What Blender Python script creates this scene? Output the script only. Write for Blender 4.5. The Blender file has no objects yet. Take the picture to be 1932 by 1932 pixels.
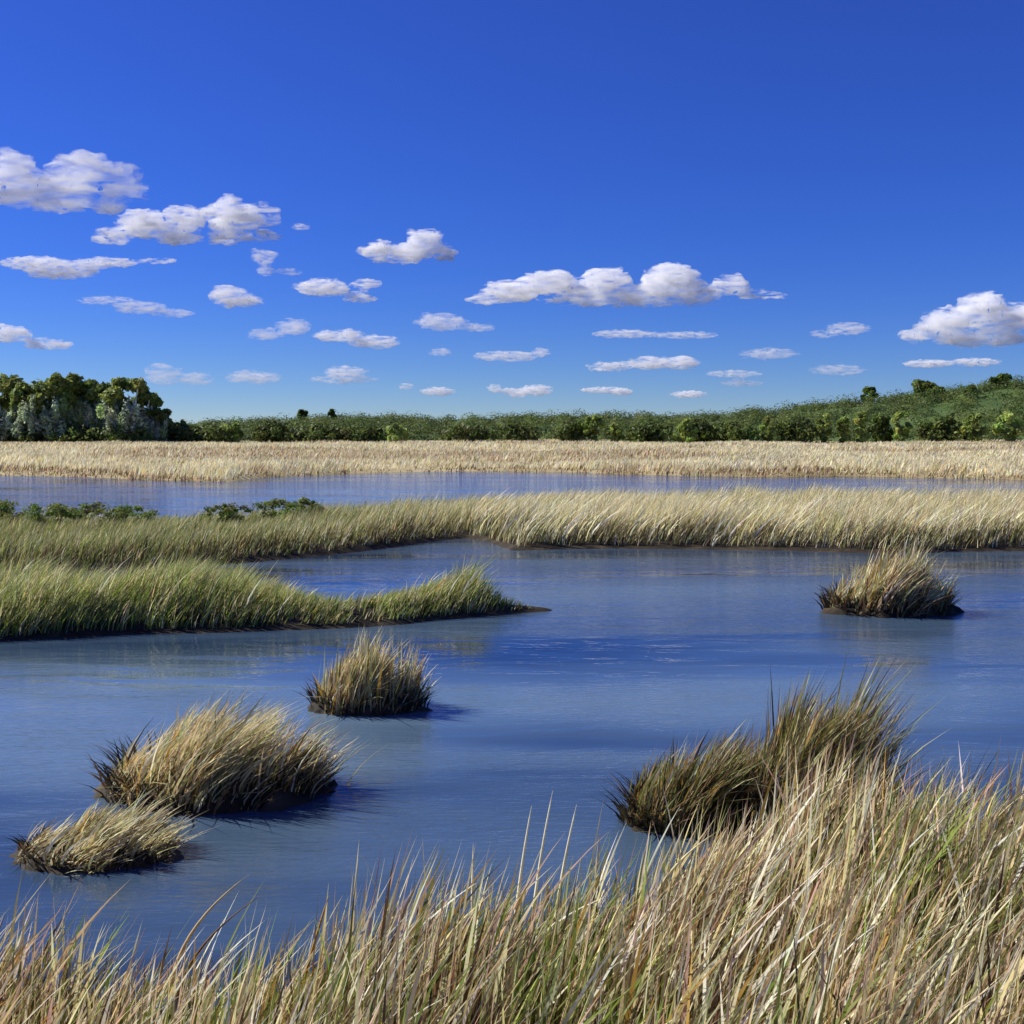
import bpy, bmesh, math, random
import numpy as np
from mathutils import Vector, Matrix

random.seed(7)
rng = np.random.default_rng(11)
sc = bpy.context.scene
col = sc.collection

# ------------------------------------------------------------------ camera
CAM_H = 2.4
FPX = 2072.0                      # focal length on a 1932 px wide picture
HORIZON = 800.0
PITCH = math.atan((966 - HORIZON) / FPX)
cam_data = bpy.data.cameras.new('camera')
cam_data.sensor_width = 36
cam_data.lens = 36 * FPX / 1932
cam_data.clip_start = 0.05
cam_data.clip_end = 80000
cam = bpy.data.objects.new('camera', cam_data)
cam.location = (0, 0, CAM_H)
cam.rotation_euler = (math.radians(90) - PITCH, 0, 0)
col.objects.link(cam)
sc.camera = cam

# ------------------------------------------------------------------ sky and sun
SUN_EL = math.radians(41)
SUN_AZ = math.radians(-74)        # clockwise from +Y (view direction): from the left
sun_dir = Vector((math.sin(SUN_AZ) * math.cos(SUN_EL), math.cos(SUN_AZ) * math.cos(SUN_EL), math.sin(SUN_EL)))
world = bpy.data.worlds.new('World')
sc.world = world
world.use_nodes = True
wn, wl = world.node_tree.nodes, world.node_tree.links
wn.clear()
sky = wn.new('ShaderNodeTexSky')
sky.sky_type = 'NISHITA'
sky.sun_disc = False
sky.sun_elevation = SUN_EL
sky.sun_rotation = SUN_AZ
sky.altitude = 11000
sky.air_density = 4.0
sky.dust_density = 0.0
sky.ozone_density = 10.0
gam = wn.new('ShaderNodeHueSaturation')     # a deeper, polarised-looking blue all round
gam.inputs['Hue'].default_value = .527
gam.inputs['Saturation'].default_value = 1.13
bg = wn.new('ShaderNodeBackground')
bg.inputs['Strength'].default_value = 0.083
wo = wn.new('ShaderNodeOutputWorld')
wl.new(sky.outputs[0], gam.inputs['Color'])
wl.new(gam.outputs[0], bg.inputs[0])
wl.new(bg.outputs[0], wo.inputs[0])

sun_data = bpy.data.lights.new('sun', 'SUN')
sun_data.energy = 5.0
sun_data.angle = math.radians(0.53)
sun_data.color = (1.0, 0.95, 0.86)
sun = bpy.data.objects.new('sun', sun_data)
sun.rotation_euler = sun_dir.to_track_quat('Z', 'Y').to_euler()
sun.location = (-30, -10, 40)
col.objects.link(sun)

sc.view_settings.view_transform = 'Standard'
sc.view_settings.look = 'None'
sc.view_settings.exposure = 0.42
sc.view_settings.gamma = 1.0
sc.view_settings.use_curve_mapping = False
sc.cycles.max_bounces = 16
sc.cycles.diffuse_bounces = 3
sc.cycles.glossy_bounces = 3
sc.cycles.transmission_bounces = 3
sc.cycles.transparent_max_bounces = 12
sc.cycles.volume_bounces = 14
sc.cycles.volume_max_steps = 128
sc.cycles.use_denoising = True
try:
    sc.cycles.denoiser = 'OPENIMAGEDENOISE'
except Exception:
    pass

# ------------------------------------------------------------------ helpers
def ray(px, py):
    u, v = (px - 966) / FPX, (966 - py) / FPX
    c, s = math.cos(PITCH), math.sin(PITCH)
    return u, c + v * s, v * c - s           # world direction of that line of sight

def on_z(px, py, z=0.0):
    dx, dy, dz = ray(px, py)
    t = (z - CAM_H) / dz
    return dx * t, dy * t

def on_y(px, py, y):
    dx, dy, dz = ray(px, py)
    t = y / dy
    return dx * t, y, CAM_H + dz * t

def tag(o, label=None, cat=None, group=None, kind=None):
    if label: o['label'] = label
    if cat: o['category'] = cat
    if group: o['group'] = group
    if kind: o['kind'] = kind
    return o

def link(name, me, mat=None, parent=None):
    o = bpy.data.objects.new(name, me)
    col.objects.link(o)
    if mat is not None and me is not None:
        me.materials.append(mat)
    if parent is not None:
        o.parent = parent
    return o

def empty(name, loc, parent=None):
    o = bpy.data.objects.new(name, None)
    o.location = loc
    o.empty_display_size = 0.2
    col.objects.link(o)
    if parent is not None:
        o.parent = parent
    return o

def mesh_from(name, verts, tris=None, quads=None, colour=None, smooth=False):
    """numpy arrays -> mesh; colour is one RGB per vertex (the piece's own colour)."""
    me = bpy.data.meshes.new(name)
    verts = np.asarray(verts, dtype=np.float32)
    me.vertices.add(len(verts))
    me.vertices.foreach_set('co', verts.ravel())
    loops, starts, totals = [], [], []
    n = 0
    for arr, k in ((quads, 4), (tris, 3)):
        if arr is None or len(arr) == 0:
            continue
        arr = np.asarray(arr, dtype=np.int32)
        loops.append(arr.ravel())
        starts.append(n + np.arange(len(arr), dtype=np.int32) * k)
        totals.append(np.full(len(arr), k, dtype=np.int32))
        n += arr.size
    loops, starts, totals = np.concatenate(loops), np.concatenate(starts), np.concatenate(totals)
    me.loops.add(len(loops))
    me.loops.foreach_set('vertex_index', loops)
    me.polygons.add(len(starts))
    me.polygons.foreach_set('loop_start', starts)
    me.polygons.foreach_set('loop_total', totals)
    if smooth:
        me.polygons.foreach_set('use_smooth', np.ones(len(starts), dtype=bool))
    if colour is not None:
        a = me.attributes.new('tint', 'FLOAT_COLOR', 'POINT')
        c4 = np.ones((len(verts), 4), dtype=np.float32)
        c4[:, :3] = colour
        a.data.foreach_set('color', c4.ravel())
    me.update(calc_edges=True)
    me.validate()
    return me

def vnoise(x, y, seed=0):
    """smooth value noise for placing and shaping, -1..1"""
    x, y = np.asarray(x, float), np.asarray(y, float)
    xi, yi = np.floor(x).astype(np.int64), np.floor(y).astype(np.int64)
    xf, yf = x - xi, y - yi
    def h(a, b):
        n = (a * 374761393 + b * 668265263 + seed * 974711) & 0x7fffffff
        n = ((n ^ (n >> 13)) * 1274126177) & 0x7fffffff
        return ((n ^ (n >> 16)) & 0xffff) / 32767.5 - 1
    u, v = xf * xf * (3 - 2 * xf), yf * yf * (3 - 2 * yf)
    return (h(xi, yi) * (1 - u) + h(xi + 1, yi) * u) * (1 - v) + (h(xi, yi + 1) * (1 - u) + h(xi + 1, yi + 1) * u) * v

def fbm(x, y, seed=0, o=3):
    r, a = 0, 1.0
    for i in range(o):
        r = r + a * vnoise(np.asarray(x) * 2 ** i, np.asarray(y) * 2 ** i, seed + i)
        a *= .5
    return r

# ------------------------------------------------------------------ materials
def new_mat(name):
    m = bpy.data.materials.new(name)
    m.use_nodes = True
    m.node_tree.nodes.clear()
    return m, m.node_tree.nodes, m.node_tree.links

def tint_mat(name, trans=0.3, rough=0.65, spec=0.25, var=0.25, scale=6.0, mul=1.0):
    """leaf or blade: own colour from the piece, grain from noise, lets some light through"""
    m, n, l = new_mat(name)
    at = n.new('ShaderNodeAttribute'); at.attribute_name = 'tint'
    tc = n.new('ShaderNodeTexCoord')
    no = n.new('ShaderNodeTexNoise'); no.inputs['Scale'].default_value = scale; no.inputs['Detail'].default_value = 3
    l.new(tc.outputs['Object'], no.inputs['Vector'])
    mr = n.new('ShaderNodeMapRange')
    mr.inputs['From Min'].default_value = .3; mr.inputs['From Max'].default_value = .7
    mr.inputs['To Min'].default_value = (1 - var) * mul; mr.inputs['To Max'].default_value = (1 + var) * mul
    l.new(no.outputs['Fac'], mr.inputs['Value'])
    mx = n.new('ShaderNodeVectorMath'); mx.operation = 'SCALE'
    l.new(at.outputs['Color'], mx.inputs[0]); l.new(mr.outputs[0], mx.inputs['Scale'])
    p = n.new('ShaderNodeBsdfPrincipled')
    p.inputs['Roughness'].default_value = rough
    p.inputs['Specular IOR Level'].default_value = spec
    l.new(mx.outputs[0], p.inputs['Base Color'])
    t = n.new('ShaderNodeBsdfTranslucent')
    l.new(mx.outputs[0], t.inputs['Color'])
    ms = n.new('ShaderNodeMixShader'); ms.inputs[0].default_value = trans
    l.new(p.outputs[0], ms.inputs[1]); l.new(t.outputs[0], ms.inputs[2])
    o = n.new('ShaderNodeOutputMaterial'); l.new(ms.outputs[0], o.inputs['Surface'])
    return m

def ramp_mat(name, stops, scale, rough=0.9, detail=6, bump=0.3, bump_scale=None, vec_scale=(1, 1, 1)):
    m, n, l = new_mat(name)
    tc = n.new('ShaderNodeTexCoord')
    mp = n.new('ShaderNodeMapping'); mp.inputs['Scale'].default_value = vec_scale
    l.new(tc.outputs['Object'], mp.inputs['Vector'])
    no = n.new('ShaderNodeTexNoise'); no.inputs['Scale'].default_value = scale; no.inputs['Detail'].default_value = detail
    l.new(mp.outputs[0], no.inputs['Vector'])
    cr = n.new('ShaderNodeValToRGB')
    els = cr.color_ramp.elements
    while len(els) < len(stops): els.new(.5)
    for e, (p_, c_) in zip(els, stops):
        e.position = p_; e.color = (*c_, 1)
    l.new(no.outputs['Fac'], cr.inputs['Fac'])
    p = n.new('ShaderNodeBsdfPrincipled'); p.inputs['Roughness'].default_value = rough
    p.inputs['Specular IOR Level'].default_value = .2
    l.new(cr.outputs[0], p.inputs['Base Color'])
    nb = n.new('ShaderNodeTexNoise'); nb.inputs['Scale'].default_value = bump_scale or scale * 5; nb.inputs['Detail'].default_value = 5
    l.new(tc.outputs['Object'], nb.inputs['Vector'])
    b = n.new('ShaderNodeBump'); b.inputs['Strength'].default_value = bump; b.inputs['Distance'].default_value = .05
    l.new(nb.outputs['Fac'], b.inputs['Height']); l.new(b.outputs[0], p.inputs['Normal'])
    o = n.new('ShaderNodeOutputMaterial'); l.new(p.outputs[0], o.inputs['Surface'])
    return m

M_BLADE = tint_mat('dry_grass_blade', trans=.36, var=.22, scale=9)
M_GREENBLADE = tint_mat('green_grass_blade', trans=.4, var=.2, scale=5)
M_FARGRASS = tint_mat('distant_dry_grass', trans=.36, var=.15, scale=.25)
M_LEAF = tint_mat('tree_leaf', trans=.42, rough=.55, var=.3, scale=.6)
M_BARK = tint_mat('pale_bark', trans=0.0, rough=.8, var=.35, scale=1.5)
M_MUD = ramp_mat('wet_peat', [(.3, (.018, .014, .009)), (.55, (.045, .034, .02)), (.75, (.09, .07, .04))], 3.0, rough=.75)
M_STRAWSOIL = ramp_mat('straw_litter', [(.3, (.2, .15, .07)), (.5, (.36, .29, .15)), (.7, (.46, .39, .22))], .12, bump_scale=2)
M_HILL = ramp_mat('hillside_turf', [(.3, (.045, .085, .02)), (.5, (.075, .12, .03)), (.72, (.12, .16, .04))], .05, bump_scale=.6, bump=.6)
M_BED = ramp_mat('pond_bed', [(.3, (.02, .02, .015)), (.7, (.05, .045, .03))], .3)

# ------------------------------------------------------------------ water material
def water_material():
    m, n, l = new_mat('pond_water')
    tc = n.new('ShaderNodeTexCoord')
    def layer(sx, sy, scale, detail):
        mp = n.new('ShaderNodeMapping'); mp.inputs['Scale'].default_value = (sx, sy, 1)
        l.new(tc.outputs['Object'], mp.inputs['Vector'])
        t = n.new('ShaderNodeTexNoise'); t.inputs['Scale'].default_value = scale; t.inputs['Detail'].default_value = detail
        t.inputs['Distortion'].default_value = .4
        l.new(mp.outputs[0], t.inputs['Vector'])
        return t
    a = layer(.5, 1.6, 1.6, 4)       # slow swell streaks
    b = layer(.7, 2.6, 9.0, 4)       # fine ripples
    patch = layer(.10, .5, 1.0, 3)   # gusts: where the wind roughens the water
    pr = n.new('ShaderNodeMapRange')
    pr.inputs['From Min'].default_value = .40; pr.inputs['From Max'].default_value = .62
    l.new(patch.outputs['Fac'], pr.inputs['Value'])
    mul = n.new('ShaderNodeMath'); mul.operation = 'MULTIPLY'; mul.inputs[1].default_value = .6
    l.new(b.outputs['Fac'], mul.inputs[0])
    mul2 = n.new('ShaderNodeMath'); mul2.operation = 'MULTIPLY'
    l.new(mul.outputs[0], mul2.inputs[0]); l.new(pr.outputs[0], mul2.inputs[1])
    add = n.new('ShaderNodeMath'); add.operation = 'ADD'
    l.new(a.outputs['Fac'], add.inputs[0]); l.new(mul2.outputs[0], add.inputs[1])
    bp = n.new('ShaderNodeBump'); bp.inputs['Strength'].default_value = .32; bp.inputs['Distance'].default_value = .06
    l.new(add.outputs[0], bp.inputs['Height'])
    p = n.new('ShaderNodeBsdfPrincipled')
    cr = n.new('ShaderNodeValToRGB')       # peaty-blue water; the pale end imitates bright sky reflected in it
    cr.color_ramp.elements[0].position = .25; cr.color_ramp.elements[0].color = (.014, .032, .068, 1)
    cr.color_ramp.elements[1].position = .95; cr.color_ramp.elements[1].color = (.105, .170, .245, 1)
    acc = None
    for (cx, cy, rx, ry, amp) in ((-2.9, 9.3, 3.6, 2.9, .85), (2.6, 9.6, 4.6, 2.6, .5), (0.2, 15.5, 6, 2.6, .32)):  # pale ovals: reflection of the low sky painted into the base colour
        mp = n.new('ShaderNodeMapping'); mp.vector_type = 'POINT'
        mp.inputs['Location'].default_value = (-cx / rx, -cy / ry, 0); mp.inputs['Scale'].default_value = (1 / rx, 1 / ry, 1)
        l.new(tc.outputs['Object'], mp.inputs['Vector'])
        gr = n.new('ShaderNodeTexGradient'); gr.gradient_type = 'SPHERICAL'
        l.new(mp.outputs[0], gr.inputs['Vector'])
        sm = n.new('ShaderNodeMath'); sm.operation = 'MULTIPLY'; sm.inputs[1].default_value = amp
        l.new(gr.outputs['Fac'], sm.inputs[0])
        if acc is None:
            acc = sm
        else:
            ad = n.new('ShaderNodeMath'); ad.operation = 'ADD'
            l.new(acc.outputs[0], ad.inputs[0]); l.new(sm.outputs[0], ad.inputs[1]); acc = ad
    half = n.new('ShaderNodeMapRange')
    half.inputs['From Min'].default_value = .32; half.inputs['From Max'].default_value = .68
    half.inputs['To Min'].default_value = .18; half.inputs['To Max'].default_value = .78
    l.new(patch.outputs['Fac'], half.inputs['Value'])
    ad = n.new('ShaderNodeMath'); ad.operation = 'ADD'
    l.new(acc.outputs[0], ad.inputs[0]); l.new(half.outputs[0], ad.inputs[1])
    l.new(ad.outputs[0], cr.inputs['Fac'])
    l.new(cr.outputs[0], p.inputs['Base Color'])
    p.inputs['IOR'].default_value = 1.55
    rr = n.new('ShaderNodeMapRange'); rr.inputs['To Min'].default_value = .02; rr.inputs['To Max'].default_value = .09
    l.new(pr.outputs[0], rr.inputs['Value']); l.new(rr.outputs[0], p.inputs['Roughness'])
    l.new(bp.outputs[0], p.inputs['Normal'])
    o = n.new('ShaderNodeOutputMaterial'); l.new(p.outputs[0], o.inputs['Surface'])
    return m
M_WATER = water_material()

# ------------------------------------------------------------------ land outlines (metres; waterlines read off the picture at z = 0)
def line(pts): return [on_z(x, y) for x, y in pts]

far_front = line([(-900, 893), (-300, 893), (0, 896), (200, 902), (420, 910), (480, 902), (650, 893), (850, 889), (1050, 890), (1250, 897), (1450, 900),
                  (1600, 898), (1750, 901), (1932, 906), (2300, 905), (2900, 905)])
mid_front = line([(-900, 1085), (-200, 1085), (150, 1080), (420, 1064), (600, 1048), (720, 1034), (800, 1022), (880, 1014), (930, 1022), (975, 1038), (1100, 1034),
                  (1300, 1035), (1500, 1038), (1680, 1044), (1800, 1040), (1932, 1038), (2300, 1040), (2900, 1044)])
mid_back = [(26, 29.5), (20, 29.5), (12.5, 28.6), (6, 29.4), (0.5, 28.8), (-3, 27.2), (-6.5, 24.6), (-10, 23.6), (-15, 23.6), (-32, 23.8)]
pen_front = line([(-700, 1225), (-300, 1222), (0, 1209), (120, 1203), (260, 1194), (400, 1192), (520, 1188), (650, 1184), (760, 1176), (850, 1166), (930, 1160), (990, 1155), (1035, 1152.5)])
pen_back = line([(1035, 1151), (990, 1150), (935, 1147), (880, 1138), (800, 1142), (700, 1155), (640, 1163), (590, 1160), (540, 1148), (470, 1140), (380, 1142), (200, 1146), (0, 1150), (-300, 1155), (-700, 1158)])
near_back = [(-9, 3.8), (-3.2, 4.05), (-2.0, 4.1), (-1.2, 3.9), (-.8, 4.1), (-.4, 4.3), (0, 4.45), (.45, 4.6), (.75, 4.95), (1.05, 5.4), (1.45, 5.75),
             (1.8, 5.6), (2.05, 5.35), (2.4, 5.4), (3.0, 5.65), (4.2, 5.8), (9, 5.9)]
MID = mid_front + mid_back
PEN = pen_front + pen_back
NEAR = [(-9, -4)] + near_back + [(9, -4)]

def poly_dist(poly, x, y):
    """signed distance to the outline, positive inside"""
    P = np.array(poly); Q = np.roll(P, -1, 0)
    d2 = np.full(x.shape, 1e18); ins = np.zeros(x.shape, bool)
    for (ax, ay), (bx, by) in zip(P, Q):
        ex, ey = bx - ax, by - ay
        t = np.clip(((x - ax) * ex + (y - ay) * ey) / (ex * ex + ey * ey + 1e-12), 0, 1)
        d2 = np.minimum(d2, (x - ax - t * ex) ** 2 + (y - ay - t * ey) ** 2)
        c = (ay > y) != (by > y)
        ins ^= c & (x < (bx - ax) * (y - ay) / (by - ay + 1e-12) + ax)
    return np.where(ins, 1, -1) * np.sqrt(d2)

def grid_mesh(name, x0, x1, y0, y1, nx, ny, fz, drop=None):
    xs, ys = np.linspace(x0, x1, nx), np.linspace(y0, y1, ny)
    X, Y = np.meshgrid(xs, ys)
    Z = fz(X, Y)
    v = np.stack([X.ravel(), Y.ravel(), Z.ravel()], 1)
    i = np.arange(nx * ny).reshape(ny, nx)
    q = np.stack([i[:-1, :-1].ravel(), i[:-1, 1:].ravel(), i[1:, 1:].ravel(), i[1:, :-1].ravel()], 1)
    if drop is not None:
        q = q[(Z.ravel()[q] > drop).any(1)]
        used = np.unique(q); mp = np.full(nx * ny, -1); mp[used] = np.arange(len(used))
        v, q = v[used], mp[q]
    return mesh_from(name, v, quads=q, smooth=True)

def bank_h(poly, top, edge, x, y, seed):
    d = poly_dist(poly, x, y) + .05 * edge * fbm(x * 2.2 / edge, y * 2.2 / edge, seed)
    t = np.clip((d + edge * .35) / edge, -1, 1)
    return top * np.sin(t * math.pi / 2) - .06 * (1 - np.clip(t, 0, 1)) + .25 * top * fbm(x * 1.3, y * 1.3, seed + 5) * np.clip(t, 0, 1)

# ground sheet under everything, to the horizon
tag(link('ground', grid_mesh('ground', -6000, 6000, -600, 9000, 25, 25, lambda x, y: 0 * x - .9), M_BED), 'pond bed and far plain under the marsh', kind='structure')
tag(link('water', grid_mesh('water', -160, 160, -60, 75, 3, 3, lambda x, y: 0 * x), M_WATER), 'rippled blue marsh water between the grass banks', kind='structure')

def far_h(x, y):
    fx = np.interp(x, [p[0] for p in far_front], [p[1] for p in far_front])
    d = y - fx
    z = np.where(d < 0, d * .15 - .05, .3 * (1 - np.exp(-np.clip(d, 0, None) / 2.0)))
    return z + np.where(d > 1, .12 * fbm(x * .12, y * .12, 3) * np.clip(d / 6, 0, 1), 0)

RIDGE_Y = 215.0
ridge_px = [(-900, 792), (-200, 796), (150, 800), (320, 802), (420, 793), (520, 787), (620, 782), (760, 784), (850, 787), (960, 781), (1060, 778), (1180, 779), (1300, 782), (1400, 774), (1500, 760),
            (1600, 750), (1680, 744), (1780, 731), (1870, 718), (1932, 711), (2100, 700), (2400, 690), (2900, 700)]
ridge_w = [on_y(px, py, RIDGE_Y) for px, py in ridge_px]
TREE_Y = 122.0
def hill_h(x, y):
    # the height of the ridge along each line of sight x / y, scaled by how far up the slope the point lies
    rz = np.interp(x * RIDGE_Y / np.maximum(y, 60), [p[0] for p in ridge_w], [p[2] for p in ridge_w]) - 1.9
    t = np.clip((y - TREE_Y) / (RIDGE_Y - TREE_Y), 0, 1)
    up = t * t * (3 - 2 * t)
    down = np.clip((y - RIDGE_Y) / 260, 0, 1)
    return rz * (up - .8 * down ** 2) + .35 * up * fbm(x * .09, y * .09, 21)
def land_h(x, y):
    return far_h(x, y) + hill_h(x, y)

def far_grid(name, y0, y1, ny, mat, label, hw, nx):
    o = link(name, grid_mesh(name, -hw, hw, y0, y1, nx, ny, land_h), mat)
    return tag(o, label, kind='structure')
far_grid('meadow', 40, 124, 140, M_STRAWSOIL, 'flat straw-coloured marsh meadow beyond the far channel', 150, 240)
def hill_z(x, y): return land_h(x, y) + .004
tag(link('hill', grid_mesh('hill', -330, 330, 123.6, 470, 200, 120, hill_z), M_HILL), 'low green wooded hill rising towards the right behind the meadow', kind='structure')

tag(link('reed_island', grid_mesh('reed_island', -34, 28, 16, 31, 320, 110, lambda x, y: bank_h(MID, .16, .7, x, y, 31), drop=-.12), M_MUD), 'long peat bank under the pale grass strip', kind='structure')
tag(link('peninsula', grid_mesh('peninsula', -13, 1.2, 11, 18.5, 220, 120, lambda x, y: bank_h(PEN, .14, .45, x, y, 41), drop=-.12), M_MUD), 'peat spit under the green grass running in from the left', kind='structure')
tag(link('near_bank', grid_mesh('near_bank', -8, 8, -3, 7, 160, 110, lambda x, y: bank_h(NEAR, .15, .5, x, y, 51), drop=-.12), M_MUD), 'peat bank under the tall foreground grass', kind='structure')

# ------------------------------------------------------------------ grass
STRAW = (.68, .56, .26); PALE = (.78, .70, .40); BONE = (.84, .80, .60); BEIGE = (.52, .41, .23); PINKISH = (.60, .40, .27)
OCHRE = (.50, .30, .06); BROWN = (.20, .12, .055); DARK = (.055, .045, .025); OLIVE = (.20, .21, .05); GREEN = (.20, .28, .045); LIME = (.36, .45, .09)
SAGE = (.38, .40, .18); DEEP = (.05, .075, .02)

def pick(palette, n, jitter=.14):
    cols = np.array([c for c, w in palette]); w = np.array([w for c, w in palette], float)
    c = cols[rng.choice(len(cols), n, p=w / w.sum())]
    c = c * (1 + rng.normal(0, jitter, (n, 1))) * (1 + rng.normal(0, .05, (n, 3)))
    return np.clip(c, .008, .9)

def blades(roots, height, width, azim, lean, colour, seg=4, curl=1.6, face=None, belly=.5):
    """tapered ribbons: roots (n,3); azim = direction of lean; lean = horizontal reach / height"""
    n = len(roots)
    height, width, azim, lean = (np.broadcast_to(np.asarray(v, float), (n,)) for v in (height, width, azim, lean))
    if face is None:
        face = rng.uniform(-1.25, 1.25, n)         # turned every way
    ca, sa = np.cos(azim), np.sin(azim)
    side = np.stack([np.cos(face), np.sin(face), np.zeros(n)], 1)
    ts = np.linspace(0, 1, seg + 1)
    V = []
    for k, t in enumerate(ts):
        reach = lean * height * t ** curl
        zz = height * (t - .18 * np.clip(lean, 0, 1.5) * t ** 2.4)
        c = roots + np.stack([ca * reach, sa * reach, zz], 1)
        wv = width * .5 * ((1 - t) ** .7) * (belly + (1 - belly) * min(1, t * 3 + .15)) if k < seg else 0
        if k < seg:
            s = side * np.asarray(wv)[:, None]
            V += [c - s, c + s]
        else:
            V.append(c)
    V = np.stack(V, 1)                            # n, 2*seg+1, 3
    m = 2 * seg + 1
    base = (np.arange(n) * m)[:, None]
    q = np.concatenate([base + np.array([2 * k, 2 * k + 1, 2 * k + 3, 2 * k + 2]) for k in range(seg - 1)], 0) if seg > 1 else None
    t = base + np.array([2 * seg - 2, 2 * seg - 1, 2 * seg])
    return V.reshape(-1, 3), q, t, np.repeat(colour, m, axis=0)

def join(parts):
    vs, qs, ts, cs, off = [], [], [], [], 0
    for v, q, t, c in parts:
        vs.append(v); cs.append(c)
        if q is not None: qs.append(q + off)
        ts.append(t + off); off += len(v)
    return np.concatenate(vs), (np.concatenate(qs) if qs else None), np.concatenate(ts), np.concatenate(cs)

def grass_obj(name, parts, mat, parent=None, label=None, kind='stuff'):
    v, q, t, c = join(parts)
    o = link(name, mesh_from(name, v, tris=t, quads=q, colour=c), mat, parent)
    return tag(o, label, kind=kind)

def scatter(poly, n, bbox, margin=0.0, clump=0.0, seed=0, cs=3.0):
    x = rng.uniform(bbox[0], bbox[1], n); y = rng.uniform(bbox[2], bbox[3], n)
    d = poly_dist(poly, x, y)
    keep = d > margin
    if clump:
        keep &= (fbm(x * cs, y * cs, seed) * .5 + .5 + rng.uniform(-.35, .35, n)) > clump * .5
    return x[keep], y[keep], d[keep]

WIND = 0.12     # direction the grass leans: towards +X, a little away

# --- far meadow
n = 200000
yy = 41 + (124 - 41) * rng.random(n) ** 1.35
xx = rng.uniform(-1, 1, n) * (yy * .56 + 6)
fy = np.interp(xx, [p[0] for p in far_front], [p[1] for p in far_front])
k = yy > fy - .12
xx, yy, fy = xx[k], yy[k], fy[k]
d = yy - fy
c = pick([(STRAW, 1.8), (PALE, 4), (BONE, 4), (BEIGE, .5), (SAGE, .8)], len(xx), .08)
patch = fbm(xx * .05, yy * .14, 61)
brown = (patch > .22) & (rng.random(len(xx)) < .55)
c[brown] = pick([(BEIGE, 2), (BROWN, 1), (PINKISH, 1.2), (SAGE, .8)], brown.sum())
edge = (d < 1.1 + .8 * fbm(xx * .15, yy * 0, 62)) & (rng.random(len(xx)) < .85)
c[edge] = pick([(BROWN, 3), (BEIGE, 1.2), (OLIVE, 1.4), (PINKISH, 1)], edge.sum())
h = (.40 + .16 * fbm(xx * .2, yy * .2, 63)) * rng.uniform(.6, 1.2, len(xx)) * np.where(d < .8, .6, 1)
rt = np.stack([xx, yy, land_h(xx, yy) - .05], 1)
grass_obj('straw_meadow_grass', [blades(rt, h, rng.uniform(.05, .13, len(xx)) * (yy / 70), WIND + rng.normal(0, .9, len(xx)), rng.uniform(.1, .8, len(xx)), c, seg=2)],
          M_FARGRASS, label='sunlit straw-coloured grass covering the far meadow')

# --- pale bank across the middle
x, y, d = scatter(MID, 260000, (-17, 18, 16.5, 30), .02, .45, 71, 1.4)
n = len(x)
left = np.clip((-x + .8) / 6, 0, 1)            # greener towards the left
c = pick([(STRAW, 2.4), (PALE, 4), (BONE, 1.6), (SAGE, 2.0), (BEIGE, 1.0), (OLIVE, .4)], n)
g = rng.random(n) < left * .9
c[g] = pick([(SAGE, 3), (OLIVE, 2.6), (BEIGE, .6), (STRAW, .9), (GREEN, 1.6)], g.sum())
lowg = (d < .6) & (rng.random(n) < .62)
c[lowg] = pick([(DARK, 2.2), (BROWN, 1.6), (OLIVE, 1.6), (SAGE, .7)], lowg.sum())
h = (.60 - .2 * left) * (1 + .28 * fbm(x * .9, y * .9, 72)) * rng.uniform(.55, 1.25, n) * np.clip(.45 + d * .9, .45, 1)
rt = np.stack([x, y, bank_h(MID, .16, .7, x, y, 31) - .03], 1)
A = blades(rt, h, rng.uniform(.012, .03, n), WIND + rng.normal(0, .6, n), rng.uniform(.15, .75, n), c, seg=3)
# bright feathery plumes towards the right of the bank
m = 3200
px = rng.uniform(-1, 13.5, m); py = rng.uniform(21, 27.5, m)
kk = (poly_dist(MID, px, py) > .1) & (fbm(px * .8, py * .8, 73) > -.35)
px, py = px[kk], py[kk]; m = len(px)
B = blades(np.stack([px, py, np.full(m, .12)], 1), rng.uniform(.5, .85, m), rng.uniform(.03, .065, m), WIND + rng.normal(0, .3, m), rng.uniform(.45, .95, m),
           pick([(BONE, 3), (PALE, 3), (STRAW, 1)], m), seg=4, belly=.25)
grass_obj('pale_bank_grass', [A, B], M_BLADE, label='pale wind-bent marsh grass on the long bank across the middle')

# --- green peninsula on the left
x, y, d = scatter(PEN, 150000, (-10.5, .7, 11.4, 18), .01, .5, 81, 2.2)
n = len(x)
prof_x = np.array([-12, -5.2, -3.7, -3.0, -2.5, -2.0, -1.4, -.9, -.6, -.35, -.15, .2, .7])
prof_h = np.array([.56, .56, .54, .44, .26, .24, .38, .48, .58, .46, .24, .12, .10])
hh = np.interp(x, prof_x, prof_h)
c = pick([(GREEN, 2.2), (LIME, 2.2), (OLIVE, 1.6), (SAGE, 2.8), (STRAW, 1.6), (PALE, 1.2), (OCHRE, .25)], n)
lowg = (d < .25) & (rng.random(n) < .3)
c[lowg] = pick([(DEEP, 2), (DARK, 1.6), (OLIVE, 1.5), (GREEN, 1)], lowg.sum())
topg = (d > .9) & (rng.random(n) < .5)
c[topg] = pick([(SAGE, 2), (PALE, 1.6), (STRAW, 1.5), (BONE, .5)], topg.sum())
h = hh * (1 + .3 * fbm(x * 1.6, y * 1.6, 82)) * rng.uniform(.5, 1.2, n) * np.clip(.5 + d * 1.2, .5, 1)
rt = np.stack([x, y, bank_h(PEN, .14, .45, x, y, 41) - .03], 1)
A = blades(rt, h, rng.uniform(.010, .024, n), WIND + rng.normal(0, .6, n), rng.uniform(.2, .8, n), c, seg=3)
m = 260
px = rng.uniform(-7.5, -.1, m); py = rng.uniform(12.2, 16.5, m)
kk = poly_dist(PEN, px, py) > .15
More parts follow.
